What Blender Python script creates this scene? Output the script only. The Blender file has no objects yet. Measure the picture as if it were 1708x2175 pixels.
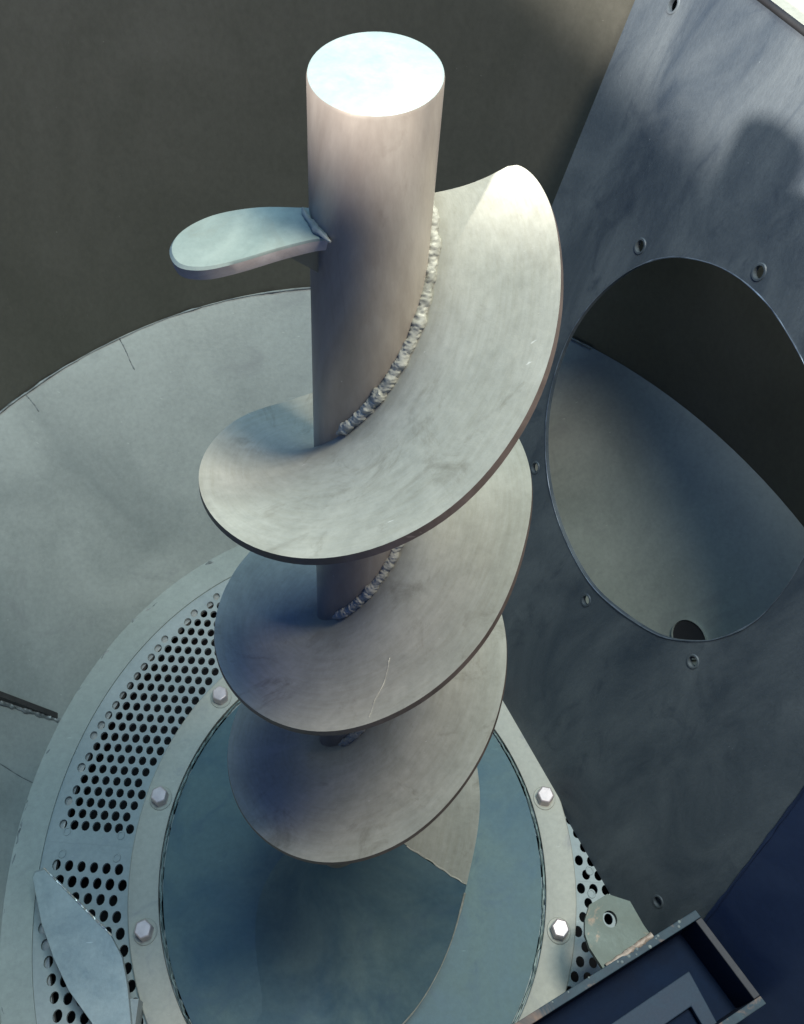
import bpy, bmesh, math, random
from mathutils import Vector, Matrix, noise
from mathutils.geometry import tessellate_polygon
random.seed(7)
PI = math.pi
S = 0.35                     # one modelling unit is 0.35 m
scene = bpy.context.scene
CAM_POS = (0.1122, -1.26877, 4.90899)
CAM_F = (0.05047, 0.56641, -0.82257)
CAM_R = (0.99757, -0.06822, 0.01424)
CAM_U = (0.04805, 0.82129, 0.56848)
KZ = [3.833, 3.727, 3.62, 3.51, 3.404, 3.306, 3.22, 3.138, 3.06, 2.994, 2.972, 2.961, 2.951, 2.932, 2.863, 2.768, 2.664, 2.558, 2.466, 2.387, 2.326, 2.286, 2.26, 2.237, 2.205, 2.151, 2.069, 1.967, 1.852, 1.738, 1.635, 1.542, 1.456, 1.372, 1.277, 1.16, 1.005, 0.802, 0.553, 0.296, 0.117, 0.029, -0.033, -0.074, -0.101, -0.121, -0.141, -0.161, -0.181, -0.2]
KR = [0.299, 0.323, 0.35, 0.38, 0.414, 0.432, 0.428, 0.408, 0.362, 0.315, 0.313, 0.358, 0.406, 0.415, 0.395, 0.398, 0.408, 0.425, 0.433, 0.441, 0.442, 0.447, 0.456, 0.466, 0.47, 0.462, 0.444, 0.439, 0.45, 0.463, 0.467, 0.471, 0.484, 0.513, 0.547, 0.572, 0.578, 0.548, 0.513, 0.56, 0.644, 0.709, 0.76, 0.8, 0.832, 0.858, 0.88, 0.898, 0.914, 0.929]
WORLD = .6
LAMPS = [
 ('overhead_lamp', 'AREA', (1.75, -.1, 6.5), (0, 0, 2), 232, (1, .94, .80), dict(shape='RECTANGLE', size=1.0*S, size_y=1.0*S)),
 ('cool_fill', 'AREA', (1.0, 1.5, 11), (-.5, .5, 0), 500, (.64, .93, 1), dict(shape='RECTANGLE', size=3.5*S, size_y=3.5*S)),  # added fill without a real source, lifts floor and slope
 ('added_side_spot', 'SPOT', (-4.935, -4.408, 7.870), (-0.548, -0.457, 6.797), 10500, (1, .94, .89), dict(spot_size=math.radians(40.4), spot_blend=.10, shadow_soft_size=.15*S)),  # added spot; its cone edge imitates a cast shadow line
]
MATS = {
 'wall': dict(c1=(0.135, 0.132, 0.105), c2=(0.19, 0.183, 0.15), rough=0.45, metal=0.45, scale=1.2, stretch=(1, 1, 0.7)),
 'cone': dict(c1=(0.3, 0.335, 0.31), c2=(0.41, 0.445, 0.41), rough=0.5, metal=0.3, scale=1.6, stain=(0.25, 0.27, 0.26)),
 'ledge': dict(c1=(.3, .3, .29), c2=(.5, .5, .47), rough=.35, metal=.5),
 'floor': dict(c1=(0.295, 0.345, 0.345), c2=(0.39, 0.435, 0.43), rough=0.6, metal=0.1, scale=3, stain=(0.26, 0.3, 0.32)),
 'weld_dark': dict(c1=(0.12, 0.13, 0.13), c2=(0.33, 0.36, 0.35), rough=0.55, metal=0.4, scale=14, bump=0.4),
 'void_shade': dict(c1=(.01, .01, .012), c2=(.02, .02, .024), rough=.9, metal=0),  # near-black shade painted on the pan and the drain opening
 'ring': dict(c1=(0.4, 0.39, 0.33), c2=(0.5, 0.49, 0.42), rough=0.58, metal=0.1, scale=3, stain=(0.28, 0.28, 0.28)),
 'bolt': dict(c1=(0.6, 0.5, 0.48), c2=(0.8, 0.68, 0.66), rough=0.4, metal=0.35, scale=8, bump=0.05),
 'shaft': dict(c1=(0.25, 0.195, 0.145), c2=(0.47, 0.42, 0.345), rough=0.42, metal=0.3, scale=3.2, stretch=(1, 1, 0.3), stain=(0.16, 0.12, 0.085)),
 'cap': dict(c1=(0.24, 0.32, 0.3), c2=(0.34, 0.4, 0.38), rough=0.4, metal=0.1, scale=6, fine=60),
 'flight': dict(c1=(0.36, 0.365, 0.3), c2=(0.5, 0.495, 0.415), rough=0.5, metal=0.2, scale=3.2, stain=(0.19, 0.18, 0.135), uv_wear_shade=True),
 'weld': dict(c1=(0.27, 0.27, 0.22), c2=(0.44, 0.435, 0.365), rough=0.55, metal=0.05, scale=22, fine=60, bump=0.3),
 'cut_edge_shaded': dict(c1=(.10, .075, .055), c2=(.2, .15, .12), rough=.5, metal=.3, scale=9),  # brown cut metal, darkened further for the shade on the rim
 'seal': dict(c1=(.01, .01, .012), c2=(.02, .02, .02), rough=.6, metal=0),
 'paddle': dict(c1=(0.25, 0.31, 0.27), c2=(0.36, 0.41, 0.35), rough=0.4, metal=0.25, scale=5, stain=(0.25, 0.27, 0.22)),
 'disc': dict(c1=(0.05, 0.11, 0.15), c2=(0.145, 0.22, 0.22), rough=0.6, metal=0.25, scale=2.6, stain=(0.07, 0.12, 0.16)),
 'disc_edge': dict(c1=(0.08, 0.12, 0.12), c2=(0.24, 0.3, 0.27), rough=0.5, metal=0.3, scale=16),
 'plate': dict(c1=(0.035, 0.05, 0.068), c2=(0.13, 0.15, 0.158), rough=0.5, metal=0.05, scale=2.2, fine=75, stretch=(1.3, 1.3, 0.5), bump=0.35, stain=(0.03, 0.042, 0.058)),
 'plate_navy': dict(c1=(.015, .03, .085), c2=(.028, .048, .11), rough=.5, metal=.3, scale=2),
 'edge': dict(c1=(.08, .10, .14), c2=(.34, .40, .47), rough=.4, metal=.6, scale=10),
 'blade': dict(c1=(.3, .36, .36), c2=(.42, .47, .46), rough=.4, metal=.4, scale=4),
 'bright': dict(c1=(0.5, 0.5, 0.46), c2=(0.7, 0.7, 0.65), rough=0.3, metal=0.7, scale=20),
 'bar': dict(c1=(0.035, 0.035, 0.035), c2=(0.08, 0.075, 0.07), rough=0.5, metal=0.4, scale=8),  # shade of the front-facing bar put into its colour
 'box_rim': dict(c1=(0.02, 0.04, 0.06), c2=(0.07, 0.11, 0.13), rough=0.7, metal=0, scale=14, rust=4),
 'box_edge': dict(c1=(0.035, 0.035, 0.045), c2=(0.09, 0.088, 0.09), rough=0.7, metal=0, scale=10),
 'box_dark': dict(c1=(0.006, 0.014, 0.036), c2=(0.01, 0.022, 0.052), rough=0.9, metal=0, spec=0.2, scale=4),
 'box_inner': dict(c1=(0.018, 0.036, 0.07), c2=(0.05, 0.08, 0.115), rough=0.7, metal=0, scale=10, fine=90, bump=0.3),
 'spatter': dict(c1=(0.25, 0.3, 0.3), c2=(0.5, 0.55, 0.52), rough=0.3, metal=0.3, scale=20),
 'lug': dict(c1=(0.045, 0.07, 0.062), c2=(0.12, 0.145, 0.12), rough=0.5, metal=0.3, scale=8, rust=4),
 'rusty': dict(c1=(.35, .24, .18), c2=(.6, .52, .42), rough=.6, metal=.2, scale=20, bump=.5),
 'concrete': dict(c1=(.86, .78, .60), c2=(.9, .84, .68), rough=.8, metal=0, scale=.8),
 'cream': dict(c1=(.75,.68,.5), c2=(.85,.78,.6), rough=.6, metal=0, scale=1),
 'skirt': dict(c1=(0.1, 0.155, 0.17), c2=(0.19, 0.245, 0.235), rough=0.55, metal=0.15, scale=2.2, stain=(0.09, 0.13, 0.16)),
 'paddle_side_lit': dict(c1=(0.3, 0.25, 0.22), c2=(0.46, 0.41, 0.38), rough=0.5, metal=0.1, scale=12),  # pinkish light on the paddle's side put into its colour
}
# ---------------------------------------------------------------- camera
cd = bpy.data.cameras.new('camera'); cam = bpy.data.objects.new('camera', cd)
scene.collection.objects.link(cam); scene.camera = cam
r_, u_, f_ = Vector(CAM_R), Vector(CAM_U), Vector(CAM_F)
cam.matrix_world = Matrix(((r_.x, u_.x, -f_.x, CAM_POS[0]*S), (r_.y, u_.y, -f_.y, CAM_POS[1]*S),
                           (r_.z, u_.z, -f_.z, CAM_POS[2]*S), (0, 0, 0, 1)))
cd.sensor_fit = 'HORIZONTAL'; cd.sensor_width = 36; cd.lens = 36*2063.2/1708
cd.clip_start = .01; cd.clip_end = 100
# ---------------------------------------------------------------- world and lamps
w = bpy.data.worlds.new('World'); scene.world = w; w.use_nodes = True
bg = w.node_tree.nodes['Background']; bg.inputs[0].default_value = (.012, .12, .56, 1); bg.inputs[1].default_value = WORLD
scene.view_settings.view_transform = 'Standard'; scene.view_settings.look = 'None'
scene.view_settings.exposure = 0; scene.view_settings.gamma = 1; scene.view_settings.use_curve_mapping = False
def lamp(name, kind, loc, target, energy, col, **k):
    l = bpy.data.lights.new(name, kind); l.energy = energy*S*S; l.color = col
    for a, b in k.items(): setattr(l, a, b)
    o = bpy.data.objects.new(name, l); scene.collection.objects.link(o)
    o.location = Vector(loc)*S
    o.rotation_euler = (Vector(target)-Vector(loc)).to_track_quat('-Z', 'Y').to_euler()
    return o
for L in LAMPS: lamp(*L[:-1], **L[-1])

# ---------------------------------------------------------------- materials
def steel(name, c1, c2, rough=.5, metal=.3, scale=3., fine=40., bump=.15, stain=None, stretch=(1, 1, 1), spec=.5, rust=0, uv_wear_shade=False):
    m = bpy.data.materials.new(name); m.use_nodes = True; nt = m.node_tree; N = nt.nodes; L = nt.links
    b = N['Principled BSDF']; b.inputs['Metallic'].default_value = metal
    b.inputs['Specular IOR Level'].default_value = spec
    tc = N.new('ShaderNodeTexCoord'); mp = N.new('ShaderNodeMapping'); mp.inputs['Scale'].default_value = tuple(s/S for s in stretch)
    L.new(tc.outputs['Object'], mp.inputs[0])
    def nz(sc, det=6, ro=.6, dist=0):
        n = N.new('ShaderNodeTexNoise'); n.inputs['Scale'].default_value = sc; n.inputs['Detail'].default_value = det
        n.inputs['Roughness'].default_value = ro; n.inputs['Distortion'].default_value = dist; L.new(mp.outputs[0], n.inputs['Vector']); return n
    def ramp(src, a, b_, ca, cb):
        r = N.new('ShaderNodeValToRGB'); r.color_ramp.elements[0].position = a; r.color_ramp.elements[1].position = b_
        r.color_ramp.elements[0].color = (*ca, 1); r.color_ramp.elements[1].color = (*cb, 1); L.new(src, r.inputs[0]); return r
    def mix(fac, a, b_, mode='MIX'):
        x = N.new('ShaderNodeMix'); x.data_type = 'RGBA'; x.blend_type = mode
        if isinstance(fac, float): x.inputs[0].default_value = fac
        else: L.new(fac, x.inputs[0])
        L.new(a, x.inputs[6]) if not isinstance(a, tuple) else setattr(x.inputs[6], 'default_value', (*a, 1))
        L.new(b_, x.inputs[7]) if not isinstance(b_, tuple) else setattr(x.inputs[7], 'default_value', (*b_, 1))
        return x.outputs[2]
    big = nz(scale, 7, .62, .6)
    col = ramp(big.outputs[0], .3, .7, c1, c2).outputs[0]
    fn = nz(fine, 4, .7)
    col = mix(.55, col, ramp(fn.outputs[0], .25, .75, (.66, .66, .66), (1, 1, 1)).outputs[0], 'MULTIPLY')
    if stain:
        sn = nz(scale*1.7, 8, .68, 1.2); sn.inputs['Vector'].default_value = (0, 0, 0)
        col = mix(ramp(sn.outputs[0], .56, .74, (0, 0, 0), (.75, .75, .75)).outputs[0], col, stain)
    if rust:
        sn = nz(rust, 8, .7, 1.0)
        col = mix(ramp(sn.outputs[0], .53, .66, (0, 0, 0), (.8, .8, .8)).outputs[0], col, (.42, .25, .16))
    if uv_wear_shade:          # scuffs that run along the spiral, rubbed rim, shade painted near the shaft
        u = N.new('ShaderNodeUVMap'); um = N.new('ShaderNodeMapping'); um.inputs['Scale'].default_value = (7, 24, 1)
        L.new(u.outputs[0], um.inputs[0]); un = N.new('ShaderNodeTexNoise'); un.inputs['Scale'].default_value = 1; un.inputs['Detail'].default_value = 6
        un.inputs['Roughness'].default_value = .7; L.new(um.outputs[0], un.inputs['Vector'])
        col = mix(.5, col, ramp(un.outputs[0], .3, .62, (.74, .72, .66), (1, 1, 1)).outputs[0], 'MULTIPLY')
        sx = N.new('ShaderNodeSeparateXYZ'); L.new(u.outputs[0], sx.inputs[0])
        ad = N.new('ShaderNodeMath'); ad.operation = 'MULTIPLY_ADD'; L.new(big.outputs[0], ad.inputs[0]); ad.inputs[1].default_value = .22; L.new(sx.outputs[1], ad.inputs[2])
        col = mix(ramp(ad.outputs[0], 1.02, 1.12, (0, 0, 0), (.5, .5, .5)).outputs[0], col, (.55, .49, .43))
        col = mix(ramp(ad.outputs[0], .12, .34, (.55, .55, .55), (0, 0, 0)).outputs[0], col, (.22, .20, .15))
    # little pale specks and scuffs
    vo = N.new('ShaderNodeTexNoise'); vo.inputs['Scale'].default_value = 14; vo.inputs['Detail'].default_value = 2
    m2 = N.new('ShaderNodeMapping'); m2.inputs['Scale'].default_value = (1/S, 9/S, 3/S); m2.inputs['Rotation'].default_value = (.4, .3, .9)
    L.new(tc.outputs['Object'], m2.inputs[0]); L.new(m2.outputs[0], vo.inputs['Vector'])
    col = mix(ramp(vo.outputs[0], .76, .80, (0, 0, 0), (.35, .35, .35)).outputs[0], col, tuple(min(1, x*2.2) for x in c2))
    L.new(col, b.inputs['Base Color'])
    rr = ramp(big.outputs[0], .3, .75, (rough-.09,)*3, (min(1, rough+.1),)*3); L.new(rr.outputs[0], b.inputs['Roughness'])
    bp = N.new('ShaderNodeBump'); bp.inputs['Strength'].default_value = bump; bp.inputs['Distance'].default_value = .004*S
    L.new(fn.outputs[0], bp.inputs['Height']); L.new(bp.outputs[0], b.inputs['Normal'])
    return m
MAT = {k: steel(k, **v) for k, v in MATS.items()}

# ---------------------------------------------------------------- object helpers
def tag(o, label=None, cat=None, group=None, kind=None):
    if label: o['label'] = label
    if cat: o['category'] = cat
    if group: o['group'] = group
    if kind: o['kind'] = kind
    return o
def thing(name, label, cat, loc=(0, 0, 0), group=None):
    o = bpy.data.objects.new(name, None); scene.collection.objects.link(o); o.empty_display_size = .05
    o.location = Vector(loc)*S; o['_o'] = loc
    return tag(o, label, cat, group)
def world_origin(p):
    o = Vector((0, 0, 0))
    while p is not None: o += Vector(p.location); p = p.parent
    return o
def obj(name, verts, faces, mat, parent=None, smooth=None, loc=None):
    """verts in world units; loc = own origin (units)"""
    base = world_origin(parent)
    org = Vector(loc)*S if loc is not None else base
    me = bpy.data.meshes.new(name); me.from_pydata([tuple(Vector(v)*S-org) for v in verts], [], faces)
    bm = bmesh.new(); bm.from_mesh(me); bmesh.ops.remove_doubles(bm, verts=bm.verts, dist=1e-6)
    bmesh.ops.recalc_face_normals(bm, faces=bm.faces); bm.to_mesh(me); bm.free()
    me.materials.append(MAT[mat] if isinstance(mat, str) else mat)
    o = bpy.data.objects.new(name, me); scene.collection.objects.link(o)
    o.parent = parent; o.location = org-base
    if smooth is not None:
        for p in me.polygons: p.use_smooth = True
        if smooth < 180: me.set_sharp_from_angle(angle=math.radians(smooth))
    return o
def bevel(o, wdt, seg=2):
    m = o.modifiers.new('bevel', 'BEVEL'); m.width = wdt*S; m.segments = seg; m.limit_method = 'ANGLE'; m.angle_limit = math.radians(40)
    return o
class MB:
    def __init__(s): s.v = []; s.f = []
    def add(s, v, f):
        n = len(s.v); s.v += [tuple(x) for x in v]; s.f += [tuple(i+n for i in x) for x in f]; return s
    def prism(s, pts, d):            # closed outline pts extruded by vector d
        n = len(pts); d = Vector(d); a = [Vector(p) for p in pts]
        return s.add(a+[p+d for p in a], [tuple(range(n)), tuple(range(2*n-1, n-1, -1))]+[(i, (i+1) % n, n+(i+1) % n, n+i) for i in range(n)])
    def box(s, c, ex, ey, ez):
        c, ex, ey, ez = map(Vector, (c, ex, ey, ez))
        return s.prism([c-ex-ey-ez, c+ex-ey-ez, c+ex+ey-ez, c-ex+ey-ez], ez*2)
    def tube(s, path, rad, n=8, jitter=0, closed=False):
        path = [Vector(p) for p in path]; rings = []
        for i, p in enumerate(path):
            a = path[max(i-1, 0)]; b = path[min(i+1, len(path)-1)]; t = (b-a).normalized()
            x = t.cross(Vector((0, 0, 1)))
            x = x.normalized() if x.length > .05 else t.orthogonal().normalized()
            y = t.cross(x); ring = []
            r0 = rad[i] if isinstance(rad, list) else rad
            for k in range(n):
                an = 2*PI*k/n; r = r0
                if jitter:
                    q = p+x*math.cos(an)*r0+y*math.sin(an)*r0; r = r0*(1+jitter*(.7*noise.noise(q*60)+1.6*noise.noise(q*140)+1.3*noise.noise(q*260)))
                ring.append(p+x*math.cos(an)*r+y*math.sin(an)*r)
            rings.append(ring)
        f = [(i*n+k, i*n+(k+1) % n, (i+1)*n+(k+1) % n, (i+1)*n+k) for i in range(len(path)-1) for k in range(n)]
        f += [tuple(range(n-1, -1, -1)), tuple(range((len(path)-1)*n, len(path)*n))]
        return s.add([q for r in rings for q in r], f)
    def grid(s, rows, closed=False):
        m = len(rows[0]); k = m if closed else m-1
        return s.add([p for r in rows for p in r], [(i*m+j, i*m+(j+1) % m, (i+1)*m+(j+1) % m, (i+1)*m+j) for i in range(len(rows)-1) for j in range(k)])
    def obj(s, name, mat, parent=None, smooth=None, loc=None): return obj(name, s.v, s.f, mat, parent, smooth, loc)
def plate_with_holes(origin, ex, ey, outer, holes, th):
    """flat plate in the plane origin+a*ex+b*ey, thickness th along -(ex x ey)"""
    o, ex, ey = Vector(origin), Vector(ex), Vector(ey); n = ex.cross(ey).normalized()
    loops = [outer]+holes; pts = [o+ex*a+ey*b for l in loops for a, b in l]
    tri = tessellate_polygon([[Vector((a, b, 0)) for a, b in l] for l in loops]); N = len(pts); mb = MB()
    f = [tuple(t) for t in tri]+[tuple(i+N for i in reversed(t)) for t in tri]; k = 0
    for l in loops:
        m = len(l); f += [(k+i, k+(i+1) % m, N+k+(i+1) % m, N+k+i) for i in range(m)]; k += m
    return mb.add(pts+[p-n*th for p in pts], f)
def circ(cx, cy, r, n=24, ry=None): return [(cx+r*math.cos(2*PI*i/n), cy+(ry or r)*math.sin(2*PI*i/n)) for i in range(n)]
def smooth_loop(pts, sub=5):
    out = []; n = len(pts)
    for i in range(n):
        p0, p1, p2, p3 = (Vector(pts[(i+k-1) % n]) for k in range(4))
        for s in range(sub):
            t = s/sub
            out.append(tuple(.5*((2*p1)+(p2-p0)*t+(2*p0-5*p1+4*p2-p3)*t*t+(3*p1-3*p2+p3-p0)*t*t*t)))
    return out

# ---------------------------------------------------------------- the tub
BX, BY, EY = .0304, .0286, 1.2146          # centre of the floor ring; the tub is a little longer than it is wide
def fl(r, a, z=0): return (BX+r*math.cos(a), BY+EY*r*math.sin(a), z)
R_FLOOR, R_WALL, H_CONE, H_RIM = 1.67, 2.44, 1.05, 2.99
def ring_rows(prof, n=160): return [[fl(r, 2*PI*k/n, z) for k in range(n)] for r, z in prof]
tub = thing('mixing_tub', 'round grey steel tub with dark wall and sloping plate, standing around the tall auger', 'tub', (0, 0, -.5))
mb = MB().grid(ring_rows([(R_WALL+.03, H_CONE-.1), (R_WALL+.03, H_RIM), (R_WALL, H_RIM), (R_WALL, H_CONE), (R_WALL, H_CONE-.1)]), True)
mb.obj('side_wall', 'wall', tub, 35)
MB().grid(ring_rows([(R_WALL+.032, H_RIM-.05), (R_WALL+.032, H_RIM-.02), (R_WALL+.5, H_RIM-.02), (R_WALL+.5, H_RIM-.05), (R_WALL+.032, H_RIM-.05)]), True).obj('rim_flange', 'cream', tub, 35)
mb = MB().grid(ring_rows([(R_FLOOR-.01, .0), (R_FLOOR+.2, .27), (R_WALL-.15, .85), (R_WALL-.002, H_CONE), (R_WALL-.002, H_CONE-.03), (R_FLOOR, -.04)]), True)
mb.obj('sloping_plate', 'cone', tub, 35)
mb = MB().grid(ring_rows([(1.455, -.02), (1.455, -.05), (R_FLOOR+.03, -.05), (R_FLOOR+.03, -.02)])+ring_rows([(1.455, -.02)]), True)
mb.obj('support_ledge', 'ledge', tub, 30)
mb = MB().grid(ring_rows([(1.525, .012), (1.525, -.008), (R_FLOOR+.02, -.008), (R_FLOOR+.02, .012)])+ring_rows([(1.525, .012)]), True)
mb.obj('floor_rim', 'cone', tub, 30)
# weld beads: floor to slope, slope to wall
def bead(r, z, a0, a1, w, step=.011, wob=.02, jit=.35):
    p = []; a = a0
    while a < a1:
        p.append(Vector(fl(r+wob*noise.noise(Vector((a*9, r, 0)))+wob*.5*noise.noise(Vector((a*40, r, 3))), a, z))); a += step
    return p
mb = MB(); P_ = bead(R_FLOOR-.015, .004, PI*.42, PI*1.35, .012)
mb.tube(P_, [.003+.010*max(0, noise.noise(p*9)+.25) for p in P_], 9, .35); mb.obj('lower_weld', 'weld_dark', tub, 50)
mb = MB(); P_ = bead(R_WALL-.008, H_CONE+.002, PI*.30, PI*1.05, .01, wob=.006)
mb.tube(P_, [.002+.007*max(0, noise.noise(p*6)+.2) for p in P_], 9, .3); mb.obj('upper_weld', 'weld_dark', tub, 50)
# plate joints of the slope
def slope_z(r): return max(.0, (r-R_FLOOR)/(R_WALL-R_FLOOR)*H_CONE)
for a, r0, r1 in ((math.radians(165.5), R_FLOOR, 2.2), (math.radians(118), 2.33, R_WALL), (math.radians(131), 2.37, R_WALL)):
    p = []
    for i in range(26):
        r = r0+(r1-r0)*i/25; aa = a+.012*noise.noise(Vector((r*8, a, 0)))
        z = .27*(r-R_FLOOR+.01)/.21 if r < R_FLOOR+.2 else (.27+(.85-.27)*(r-R_FLOOR-.2)/(R_WALL-.15-R_FLOOR-.2) if r < R_WALL-.15 else .85+.2*(r-R_WALL+.15)/.148)
        p.append(fl(r, aa, z+.001))
    MB().tube(p, .0028, 6, .5).obj('plate_joint', 'weld_dark', tub, 50)
# bottom of the chamber under the screens
MB().grid(ring_rows([(.05, -.42), (1.7, -.42), (1.7, -.05), (1.72, -.05), (1.72, -.45), (.05, -.45)]), True).obj('lower_pan', 'void_shade', tub, 30)
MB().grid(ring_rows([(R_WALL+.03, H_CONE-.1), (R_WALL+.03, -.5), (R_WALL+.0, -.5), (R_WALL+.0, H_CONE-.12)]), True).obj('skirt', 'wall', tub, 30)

# ---------------------------------------------------------------- perforated screens
def screen(a0, a1, pitch, stretch, along, label, rad, hr0, hr1, margin):
    """hexagon cells, round hole in each cell inside the perforated field; rows run along the seam at angle `along`"""
    t = thing('perforated_screen', label, 'screen', (*fl(1.3, (a0+a1)/2, 0)[:2], 0), 'perforated screens around the bolted ring')
    cx, sx = math.cos(along), math.sin(along); r_in, r_out, th = 1.0, 1.53, .018
    bm = bmesh.new(); n12 = 12
    step = pitch*.8660254*stretch
    def W(u, v): return (u*cx-v*sx, u*sx+v*cx)
    for j in range(-60, 61):
        v = (j+.5)*step+0.0
        for i in range(-60, 61):
            u = i*pitch+(pitch/2 if j % 2 else 0)
            x, y = W(u, v); rr = math.hypot(x, y); an = math.atan2(y, x)
            da = (an-a0) % (2*PI)
            if rr < r_in-.08 or rr > r_out+.06 or (da > (a1-a0)+.12 and da < 2*PI-.12): continue
            d0 = rr*math.sin(min(da, PI/2)) if da < PI else -1; d1 = rr*math.sin(min((a1-a0)-da, PI/2))
            hole = hr0 < rr < hr1 and d0 > margin and d1 > margin
            outer = []
            for k in range(n12):
                ang = PI/6*k+PI/6; R = pitch/math.sqrt(3)*(1 if k % 2 == 0 else math.cos(PI/6))
                outer.append((u+R*math.cos(ang), v+R*math.sin(ang)*stretch))
            ov = [bm.verts.new((*W(*p), 0)) for p in outer]; ob = [bm.verts.new((*W(*p), -th)) for p in outer]
            if hole:
                q = rad*random.uniform(.95, 1.03)
                iv = [(u+q*math.cos(PI/6*k+PI/6), v+q*math.sin(PI/6*k+PI/6)*(.5+.5*stretch)) for k in range(n12)]
                it = [bm.verts.new((*W(*p), 0)) for p in iv]; ib = [bm.verts.new((*W(*p), -th)) for p in iv]
                for k in range(n12):
                    l = (k+1) % n12
                    bm.faces.new((ov[k], ov[l], it[l], it[k])); bm.faces.new((it[k], it[l], ib[l], ib[k])); bm.faces.new((ib[k], ib[l], ob[l], ob[k]))
            else:
                bm.faces.new(ov); bm.faces.new(ob[::-1])
    bmesh.ops.remove_doubles(bm, verts=bm.verts, dist=1e-4)
    for a, sgn in ((a0, 1), (a1, -1)):
        no = Vector((math.sin(a), -math.cos(a), 0))*sgn; off = -no*.0002
        bmesh.ops.bisect_plane(bm, geom=bm.verts[:]+bm.edges[:]+bm.faces[:], plane_co=off, plane_no=no, clear_outer=True)
    for v in bm.verts:
        r = math.hypot(v.co.x, v.co.y)
        if r > r_out: v.co.x *= r_out/r; v.co.y *= r_out/r
    bmesh.ops.dissolve_degenerate(bm, edges=bm.edges[:], dist=1e-5)
    base = Vector(t.location)
    for v in bm.verts: v.co = Vector((BX+v.co.x, BY+EY*v.co.y, v.co.z))*S-base
    bmesh.ops.recalc_face_normals(bm, faces=bm.faces)
    me = bpy.data.meshes.new('screen_plate'); bm.to_mesh(me); bm.free(); me.materials.append(MAT['floor'])
    o = bpy.data.objects.new('screen_plate', me); scene.collection.objects.link(o); o.parent = t
    # countersunk screws near the two seams
    for a, sg in ((a0, 1), (a1, -1)):
        for r in (1.16, 1.43):
            aa = a+sg*.045/r*1.0
            m = MB(); c = Vector(fl(r, aa, 0)); 
            ringz = [(.020, .0005), (.018, .004), (.013, .004), (.012, -.001), (.0, -.001)]
            rows = [[c+Vector((q*math.cos(2*PI*k/16), q*1.15*math.sin(2*PI*k/16), z)) for k in range(16)] for q, z in ringz]
            m.grid(rows, True); m.obj('screw_head', 'floor', t, 40)
    return t
A_ = math.radians
screen(A_(113.5), A_(173.5), .0560, 1.0, A_(173.5), 'screen with the long curved field of round holes, left of the bolted ring', .0205, 1.10, 1.475, .045)
screen(A_(173.5), A_(233.5), .0615, 1.12, A_(173.5), 'perforated screen in the lower left corner, partly covered by the pointed blade', .0215, 1.10, 1.485, .030)
screen(A_(293.5), A_(353.5), .0600, 1.05, A_(353.5), 'perforated screen showing a few holes between bolted ring and rusty lug', .0205, 1.09, 1.47, .010)
screen(A_(353.5), A_(413.5), .0600, 1.05, A_(353.5), 'perforated screen sliver just below the leaning plate, right of the bolted ring', .0205, 1.09, 1.47, .010)
screen(A_(53.5), A_(113.5), .0560, 1.0, A_(113.5), 'perforated screen behind the auger, almost wholly hidden by the flights', .0188, 1.10, 1.475, .045)

# ---------------------------------------------------------------- clamp ring with bolts
cr = thing('clamp_ring', 'flat pale grey steel ring bolted down around the auger foot', 'ring', (BX, BY, 0))
MB().grid(ring_rows([(.938, .03), (.938, -.02), (1.082, -.02), (1.082, .026), (1.078, .03), (.942, .032)])+ring_rows([(.938, .03)]), True).obj('ring_plate', 'ring', cr, 30)
def hexbolt(c, rot):
    c = Vector(c); rows = []
    prof = [(.043, 0), (.043, .052), (.039, .060), (.0, .060)]
    for q, z in prof: rows.append([c+Vector((q*math.cos(PI/3*k+rot), q*math.sin(PI/3*k+rot)*1.08, z+.006)) for k in range(6)])
    b = MB().grid(rows, True).obj('bolt', 'bolt', cr, 25, loc=c); bevel(b, .004, 2)
    rows = [[c+Vector((q*math.cos(2*PI*k/28), q*1.08*math.sin(2*PI*k/28), z)) for k in range(28)] for q, z in ((.056, 0), (.056, .005), (.053, .007), (.0, .007))]
    MB().grid(rows, True).obj('washer', 'ring', b, 30, loc=c)
for k in range(12):
    a = A_(12.02+30*k); hexbolt(fl(1.004, a, .031), random.uniform(0, 1))

# ---------------------------------------------------------------- auger
TX, TY, RS, ZT = .0474, .0761, .1197, 3.9665
OX, OY, EH = .0207, -.0727, 1.0915
def interp(K, deg):
    x = (deg+40)/30; i = max(0, min(len(K)-2, int(math.floor(x)))); t = x-i
    p1, p2 = K[i], K[i+1]; p0 = K[i-1] if i else 2*p1-p2; p3 = K[i+2] if i+2 < len(K) else 2*p2-p1
    return .5*((2*p1)+(p2-p0)*t+(2*p0-5*p1+4*p2-p3)*t*t+(3*p1-3*p2+p3-p0)*t*t*t)
def edge(deg):
    z = interp(KZ, deg); r = interp(KR, deg); z = max(z, .045 if deg < 1195 else .045-.0011*(deg-1195)); r = min(r, .80)
    a = math.radians(deg); return Vector((OX+TX*z+r*math.cos(a), OY+TY*z-EH*r*math.sin(a), z))
def root_z(deg):
    z = interp(KZ, min(deg, 1040))-.08
    if deg <= 1040: return z
    t = min(1, (deg-1040)/300); return .085+(z-.085)*(1-t)**1.35
def root(deg, k=.97):
    z = root_z(deg); a = math.radians(deg); return Vector((TX*z+RS*k*math.cos(a), TY*z-EH*RS*k*math.sin(a), z))
auger = thing('auger', 'tall upright grey steel screw auger with round shaft and wide spiral flights', 'auger', (0, 0, 0))
rows = []
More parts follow.
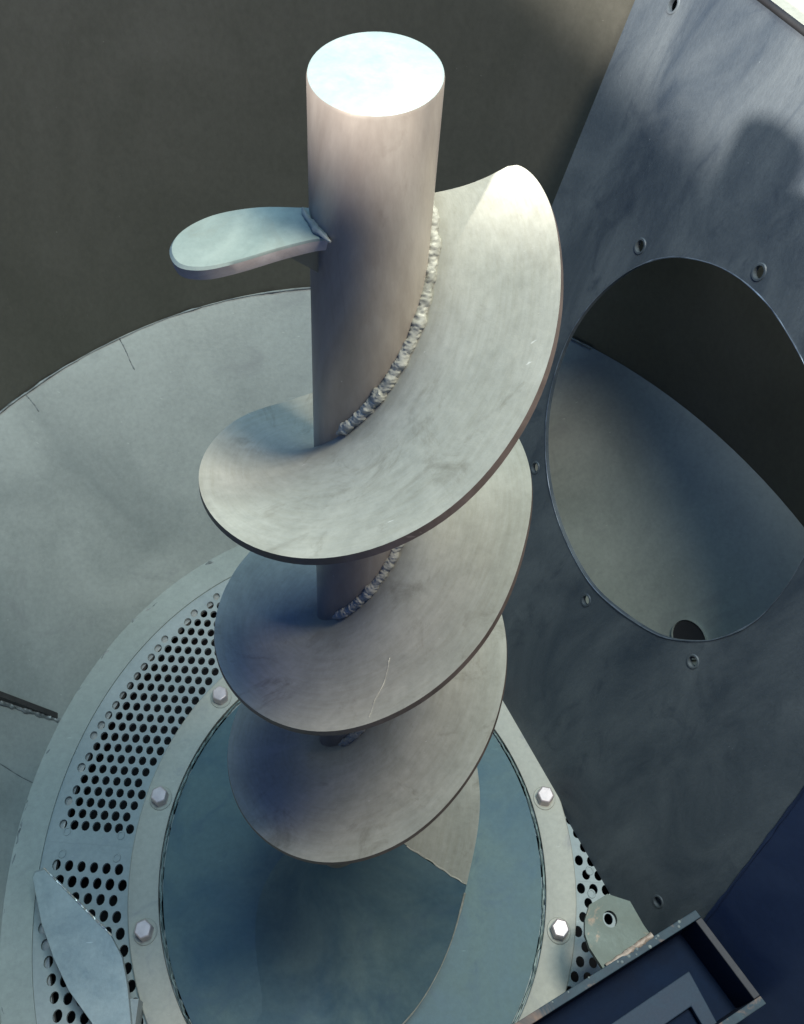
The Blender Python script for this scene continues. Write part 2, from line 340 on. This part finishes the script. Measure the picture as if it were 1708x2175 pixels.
for z, q in [(.0, RS), (.8, RS), (1.6, RS), (2.4, RS), (3.2, RS), (3.75, RS), (ZT-.008, RS), (ZT-.002, RS*.985), (ZT, RS*.95)]:
    rows.append([(TX*z+q*math.cos(2*PI*k/96), TY*z+EH*q*math.sin(2*PI*k/96), z) for k in range(96)])
m = MB().grid(rows[:8], True); m.obj('shaft', 'shaft', auger, 50)
m = MB().grid(rows[7:], True); m.add(rows[-1], [tuple(range(96))]); m.obj('shaft_end_face', 'cap', auger, 50)
def tmax(deg):
    if deg >= 2: return 1.
    x = (deg+22)/24; return .78+.22*math.sqrt(max(0, 1-(1-x)**2.6))
DEG0, DEG1, NT, TH = -22, 1335, 14, .019
def flight(name, d0, d1, mat, th):
    top, bot = [], []; d = d0
    while True:
        e, r = edge(d), root(d); tm = tmax(d); rt, rb = [], []
        nrm = (e-r).cross(edge(d+2)-edge(d-2)).normalized(); nrm = nrm if nrm.z > 0 else -nrm
        for j in range(NT+1):
            t = tm*j/NT; cup = -.018*math.sin(PI*t)
            ease = min(1, max(0, (d-1101)/50)); cup = cup*(1-ease)+ease*(r.z-e.z)*((1-t)**2.1-(1-t))
            p = r.lerp(e, t)+Vector((0, 0, cup)); rt.append(p); rb.append(p-nrm*th)
        top.append(rt); bot.append(rb)
        if d >= d1: break
        d = min(d1, d+(3 if d > 10 else 1))
    n = len(top); m = MB(); sec = [top[i]+bot[i][::-1] for i in range(n)]; k = len(sec[0]); m.grid(sec, True)
    m.add(sec[0], [tuple(range(k))]); m.add(sec[-1], [tuple(range(k))])
    o = m.obj(name, mat, auger, 50); me = o.data; me.materials.append(MAT['cut_edge_shaded'])
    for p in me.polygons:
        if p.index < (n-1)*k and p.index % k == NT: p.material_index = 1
    uv = me.uv_layers.new(name='UVMap'); par = {}; key = lambda v: tuple(round(x, 5) for x in v)
    for i, row in enumerate(sec):
        for j, q in enumerate(row): par[key(Vector(q)*S)] = (i*3/120, (j if j <= NT else 2*NT+1-j)/NT)
    for l in me.loops: uv.data[l.index].uv = par.get(key(me.vertices[l.vertex_index].co), (0, .5))
    return o
flight('spiral_flight', DEG0, 1101, 'flight', TH)
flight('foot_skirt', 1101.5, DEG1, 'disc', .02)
# weld bead along the shaft
for w0, w1 in ((-18, 122), (384, 486), (768, 835)):
    p = []; rd = []; d = w0
    while d < w1:
        a = math.radians(d); z = root_z(d)+.014; k = 1.05+.03*noise.noise(Vector((d*.2, 0, 0)))
        p.append(Vector((TX*z+RS*k*math.cos(a), TY*z-EH*RS*k*math.sin(a), z))); rd.append((.0135+.005*noise.noise(Vector((d*.12, 5, 0))))*min(1, .25+(d-w0)/12, .25+(w1-d)/12)); d += .55
    MB().tube(p, rd, 22, .13).obj('weld_bead', 'weld', auger, 80)
# joint across the second turn and the plate end low on the right
def seam(deg, t0, t1, sway, name, w):
    p = []
    for i in range(17):
        t = t0+(t1-t0)*i/16; dd = deg+sway*t+1.5*noise.noise(Vector((t*9, deg, 0))); e, r = edge(dd), root(dd)
        p.append(r.lerp(e, t)+Vector((0, 0, -.018*math.sin(PI*t)+.001)))
    MB().tube(p, w, 6, .4).obj(name, 'weld' if w > .003 else 'bright', auger, 50)
seam(417, .58, .95, 38, 'scratch', .0008)
seam(1101, .35, .995, 0, 'joint_weld', .0032)
p = [edge(d)+Vector((0, 0, .002)) for d in range(1104, 1192, 2)]
MB().tube(p, [.0025+.003*max(0, noise.noise(q*7)+.2) for q in p], 8, .3).obj('rubbed_edge', 'weld', auger, 60)
# short paddle plate
ctl = [(.10, .27), (.03, .285), (-.05, .288), (-.13, .268), (-.185, .225), (-.203, .175), (-.185, .13), (-.14, .118), (-.08, .133), (.0, .165), (.06, .185), (.12, .20)]
pl = smooth_loop(ctl, 5); up_ = []
for x, y in pl: up_.append(Vector((x, y, 3.70)))
m = MB(); inset = [Vector((x+(-.04-x)*.03, y+(.21-y)*.05, 3.705)) for x, y in pl]
lo = [p+Vector((.002, .004, -.026)) for p in up_]; nn = len(pl)
m.grid([inset, up_, lo], True); m.add(inset, [tuple(range(nn))]); m.add(lo, [tuple(range(nn))]); o = m.obj('paddle_blade', 'paddle', auger, 40); o.data.materials.append(MAT['paddle_side_lit'])
for p_ in o.data.polygons:
    if nn <= p_.index < 2*nn: p_.material_index = 1
m = MB(); m.prism([Vector((.0, .19, 3.673)), Vector((.10, .22, 3.673)), Vector((.10, .22, 3.57))], (.0, .02, 0)); m.obj('paddle_gusset', 'wall', auger)
m = MB(); p = [Vector((.045+.05*(i/14)**1.5, .275-.10*i/14, 3.708)) for i in range(15)]
m.tube(p, [(.0085+.004*noise.noise(q*30))*math.sin(PI*(.08+.84*i/14)) for i, q in enumerate(p)], 14, .3); m.obj('paddle_weld', 'weld', auger, 60)
# foot disc
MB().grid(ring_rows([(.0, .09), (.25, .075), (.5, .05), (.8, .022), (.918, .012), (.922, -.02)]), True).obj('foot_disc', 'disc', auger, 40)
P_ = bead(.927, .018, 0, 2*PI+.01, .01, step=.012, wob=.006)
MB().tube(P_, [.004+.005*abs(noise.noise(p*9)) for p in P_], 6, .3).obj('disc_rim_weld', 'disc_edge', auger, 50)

# ---------------------------------------------------------------- leaning plate with the big opening
PA = Vector((.864, .81, 0)); PT = Vector((.37221, -.92815, 0)); PU = Vector((.31745, .1273, .93969)); PN = PT.cross(PU)
def hit(up, out=0):
    a = -.1; z = PU.z*up
    while a > -3:
        p = PA+PT*a+PU*up; r = math.hypot(p.x-BX, (p.y-BY)/EY)
        if r >= (R_WALL if z > H_CONE else R_FLOOR+(R_WALL-R_FLOOR)*z/H_CONE)-.004: break
        a -= .01
    return a
UP_T = 3.362
left = [(max(hit(UP_T*i/30), -1.33-(UP_T*i/30-2.33)*.10), UP_T*i/30) for i in range(31)]
def seam_a(up): return 1.24+(1.36-up)*.13/.66
right = [(seam_a(UP_T*(1-i/6)), UP_T*(1-i/6)) for i in range(7)]
HOLE = [(-.619, 2.454), (-.744, 2.297), (-.829, 2.085), (-.854, 1.861), (-.805, 1.62), (-.695, 1.405), (-.514, 1.223), (-.282, 1.111), (-.022, 1.076), (.197, 1.136), (.405, 1.246), (.537, 1.395), (.607, 1.527), (.653, 1.702), (.648, 1.889), (.614, 2.051), (.569, 2.181), (.503, 2.312), (.413, 2.425), (.295, 2.508), (.134, 2.562), (.03, 2.591), (-.128, 2.618), (-.307, 2.605), (-.462, 2.553)]
SCR = [(-.763, 2.404), (-.228, 2.677), (-.635, 1.21), (.02, .99), (.586, 1.314), (1.234, .29), (-1.211, 3.173)]
lean = thing('leaning_plate', 'dark grey steel plate leaning back beside the auger, with one big oval opening', 'plate', tuple(PA))
m = plate_with_holes(PA, PT, PU, left+right, [smooth_loop(HOLE, 5)]+[circ(a, b, .021, 16, .025) for a, b in SCR], .018)
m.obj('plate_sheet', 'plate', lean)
ta, tb = PA+PT*left[-1][0]+PU*(UP_T+.004), PA+PT*right[0][0]+PU*(UP_T+.004)
MB().tube([ta.lerp(tb, i/20) for i in range(21)], .013, 8).obj('edge_seal', 'seal', lean, 60)
m = MB()
for a, b in SCR:       # raised lips left by drilling
    rows = []
    for q, h in ((.021, -.004), (.022, .004), (.028, .004), (.031, .0)):
        rows.append([PA+PT*(a+q*math.cos(2*PI*k/18))+PU*(b+q*1.18*math.sin(2*PI*k/18))+PN*(h if PN.x < 0 else -h) for k in range(18)])
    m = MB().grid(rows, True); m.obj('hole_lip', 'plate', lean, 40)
hl = [PA+PT*a+PU*b+(PN if PN.x < 0 else -PN)*.003 for a, b in smooth_loop(HOLE, 5)]; hl.append(hl[0])
MB().tube(hl, [.001+.004*max(0, noise.noise(p*5)+.15) for p in hl], 6, .3).obj('opening_burr', 'edge', lean, 50)
# neighbour plate at right
Sb = PA+PT*seam_a(0)+PU*0; St = PA+PT*seam_a(UP_T)+PU*UP_T; D2 = Vector((.5, -.9, 0)).normalized()
side = thing('side_plate', 'plain navy steel plate without holes, to the right of the leaning plate', 'plate', tuple(Sb))
m = MB().prism([Sb, St, St+D2*1.6+Vector((.2, 0, 0)), Sb+D2*1.6], (.02, .004, 0)); m.obj('plate_sheet', 'plate_navy', side)
p = [Sb.lerp(St, i/60)+Vector((-.004, 0, 0)) for i in range(61)]
MB().tube(p, .007, 6, .4).obj('corner_weld', 'plate_navy', side, 50)

cc = Vector(fl(1.945, math.radians(22.8), slope_z(1.945)+.03)); nx = Vector((-.78, -.32, .66)).normalized(); e1 = nx.cross(Vector((0, 0, 1))).normalized(); e2 = nx.cross(e1)
rows = [[cc+e1*(q*math.cos(2*PI*k/32))+e2*(q*.8*math.sin(2*PI*k/32))+nx*h for k in range(32)] for q, h in ((.112, -.05), (.112, .006), (.108, .006), (.106, -.002))]
MB().grid(rows, True).obj('drain_collar', 'cone', tub, 35)
m = MB(); m.add(rows[-1], [tuple(range(32))]); m.obj('drain_mouth', 'void_shade', tub)  # flat black disc paints the shade inside the opening
# ---------------------------------------------------------------- scraper blade, lower left
bl = thing('scraper_blade', 'pointed flat steel blade with bright ground edge, over the screen at lower left', 'blade', (-1.2, -.3, 0))
B = [(-1.476, .03), (-1.469, .053), (-1.427, .065), (-1.25, -.10), (-1.078, -.258), (-1.02, -.35), (-.985, -.47), (-.955, -.624), (-.93, -.80), (-.90, -.98), (-1.02, -1.02), (-1.07, -.80), (-1.126, -.611), (-1.244, -.473), (-1.327, -.337), (-1.406, -.176)]
def bz(x, y): return .15
tp = [Vector((x, y, bz(x, y))) for x, y in B]; lo = [p-Vector((0, 0, .022)) for p in tp]
cc = sum(tp, Vector())/len(tp); ins = [p.lerp(cc, .018)+Vector((0, 0, .003)) for p in tp]
m = MB().grid([ins, tp, lo], True); m.add(ins, [tuple(range(len(B)))]); m.add(lo, [tuple(range(len(B)))]); m.obj('blade_plate', 'blade', bl)
p = [tp[2].lerp(tp[4], i/30)+Vector((.001, .001, .001)) for i in range(31)]
MB().tube(p, [.0035+.003*random.random() for _ in p], 6, .4).obj('ground_edge', 'bright', bl)
MB().box((-1.0, -.72, .07), (.012, .2, 0), (.05, -.003, 0), (0, 0, .058)).obj('mounting_foot', 'floor', bl)
# ---------------------------------------------------------------- bar on the slope, left edge
br = thing('deflector_bar', 'narrow steel bar coloured dark for shade, running up the sloping plate at the left edge', 'bar', (-1.6, .86, .1))
a0, b0 = Vector((-1.50, .868, .02)), Vector((-2.02, .868, .62)); mid = Vector((-1.715, .868, .30))
up0 = Vector((0, 0, 1))
m = MB().prism([a0-up0*.02, mid-up0*.03, b0-up0*.03, b0+up0*.085, mid+up0*.075, a0+up0*.03], (0, .028, 0))
m.obj('bar_plate', 'bar', br)
p = [a0.lerp(mid, i/24)+Vector((0, -.004, -.004)) for i in range(25)]
MB().tube(p, [.008+.006*random.random() for _ in p], 6, .4).obj('weld_bead', 'weld_dark', br)
# ---------------------------------------------------------------- bracket at lower right
bx = thing('knife_box', 'open rectangular navy steel box with thin rims and a rusty drilled lug', 'bracket', (1.2, -.6, 0))
zt = .60; Pc = Vector((1.475, -.41, zt)); ax = Vector((-.91, -.415, 0)).normalized(); ay = Vector((.18, -.335, 0)).normalized(); TK = .034; HB = .26; LB, WB = 1.25, .385
up = Vector((0, 0, 1))
def slab(a, b, inward, h, tk, name, mat, parent, z0=0):
    q = [a, b, b+inward*tk, a+inward*tk]; lo = [p-Vector((0, 0, .012)) for p in q]
    o = MB().prism(q, (0, 0, -.0115)).obj(name, mat, parent); bevel(o, .003, 2)
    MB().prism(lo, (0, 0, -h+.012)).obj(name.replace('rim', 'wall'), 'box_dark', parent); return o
slab(Pc, Pc+ax*LB, ay, HB, TK, 'back_rim', 'box_rim', bx)
slab(Pc+ay*(TK+.002)*1.0, Pc+ay*WB, ax, HB, .030, 'end_rim', 'box_edge', bx)
slab(Pc+ay*(WB+.002), Pc+ay*(WB+.002)+ax*LB, ay, HB, TK, 'front_rim', 'box_rim', bx)
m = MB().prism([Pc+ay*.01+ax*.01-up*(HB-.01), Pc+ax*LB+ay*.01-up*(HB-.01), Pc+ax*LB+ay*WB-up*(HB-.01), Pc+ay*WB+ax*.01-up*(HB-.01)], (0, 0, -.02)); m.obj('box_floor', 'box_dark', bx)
# inner angle frame, set lower
zi = .40
q = [Vector((x, y, zi)) for x, y in ((.75, -.95), (1.084-.12, -.789-.056), (1.451, -.613), (1.54, -.87), (1.478, -.87), (1.428, -.747), (1.309, -.804), (.98, -.96))]
m = MB().prism(q, (0, 0, -.03)); o = m.obj('inner_frame', 'box_inner', bx); bevel(o, .004, 2)
# weld spatter on the rims
for i in range(16):
    c = Pc+ax*(LB*random.random()*.8)+ay*random.uniform(.0, TK)+up*.001; r = random.uniform(.004, .008)
    MB().grid([[c+Vector((r*k*math.cos(a*PI/4), r*k*math.sin(a*PI/4), h*r)) for a in range(8)] for k, h in ((1, 0), (.7, .6), (.05, .8))], True).obj('weld_spatter', 'spatter', bx, 60)
# lug
LG = [(1.005, -.417), (1.035, -.356), (1.12, -.317), (1.211, -.353), (1.249, -.451), (1.275, -.500), (1.052, -.615), (1.005, -.523), (.996, -.47)]
m = plate_with_holes((0, 0, .575), (1, 0, 0), (0, 1, 0), LG, [circ(1.112, -.418, .030, 28, .034)], .035)
lug = m.obj('lug_plate', 'lug', bx)
p = [Vector((1.06, -.602, .585)).lerp(Vector((1.27, -.497, .60)), i/30) for i in range(31)]
MB().tube(p, [.010+.009*abs(noise.noise(q_*12)) for q_ in p], 12, .2).obj('lug_weld', 'rusty', bx, 50)
# support leg that carries the box
MB().prism([Vector((1.35, -.62, .33)), Vector((1.45, -.62, .33)), Vector((1.45, -.72, .33)), Vector((1.35, -.72, .33))], (0, 0, -.345)).obj('support_foot', 'box_dark', bx)
# ---------------------------------------------------------------- floor outside
m = MB().prism([Vector((-14, -14, -.5)), Vector((14, -14, -.5)), Vector((14, 14, -.5)), Vector((-14, 14, -.5))], (0, 0, -.1)); o = m.obj('workshop_floor', 'concrete', None, loc=(0, 0, -.5)); tag(o, kind='structure')
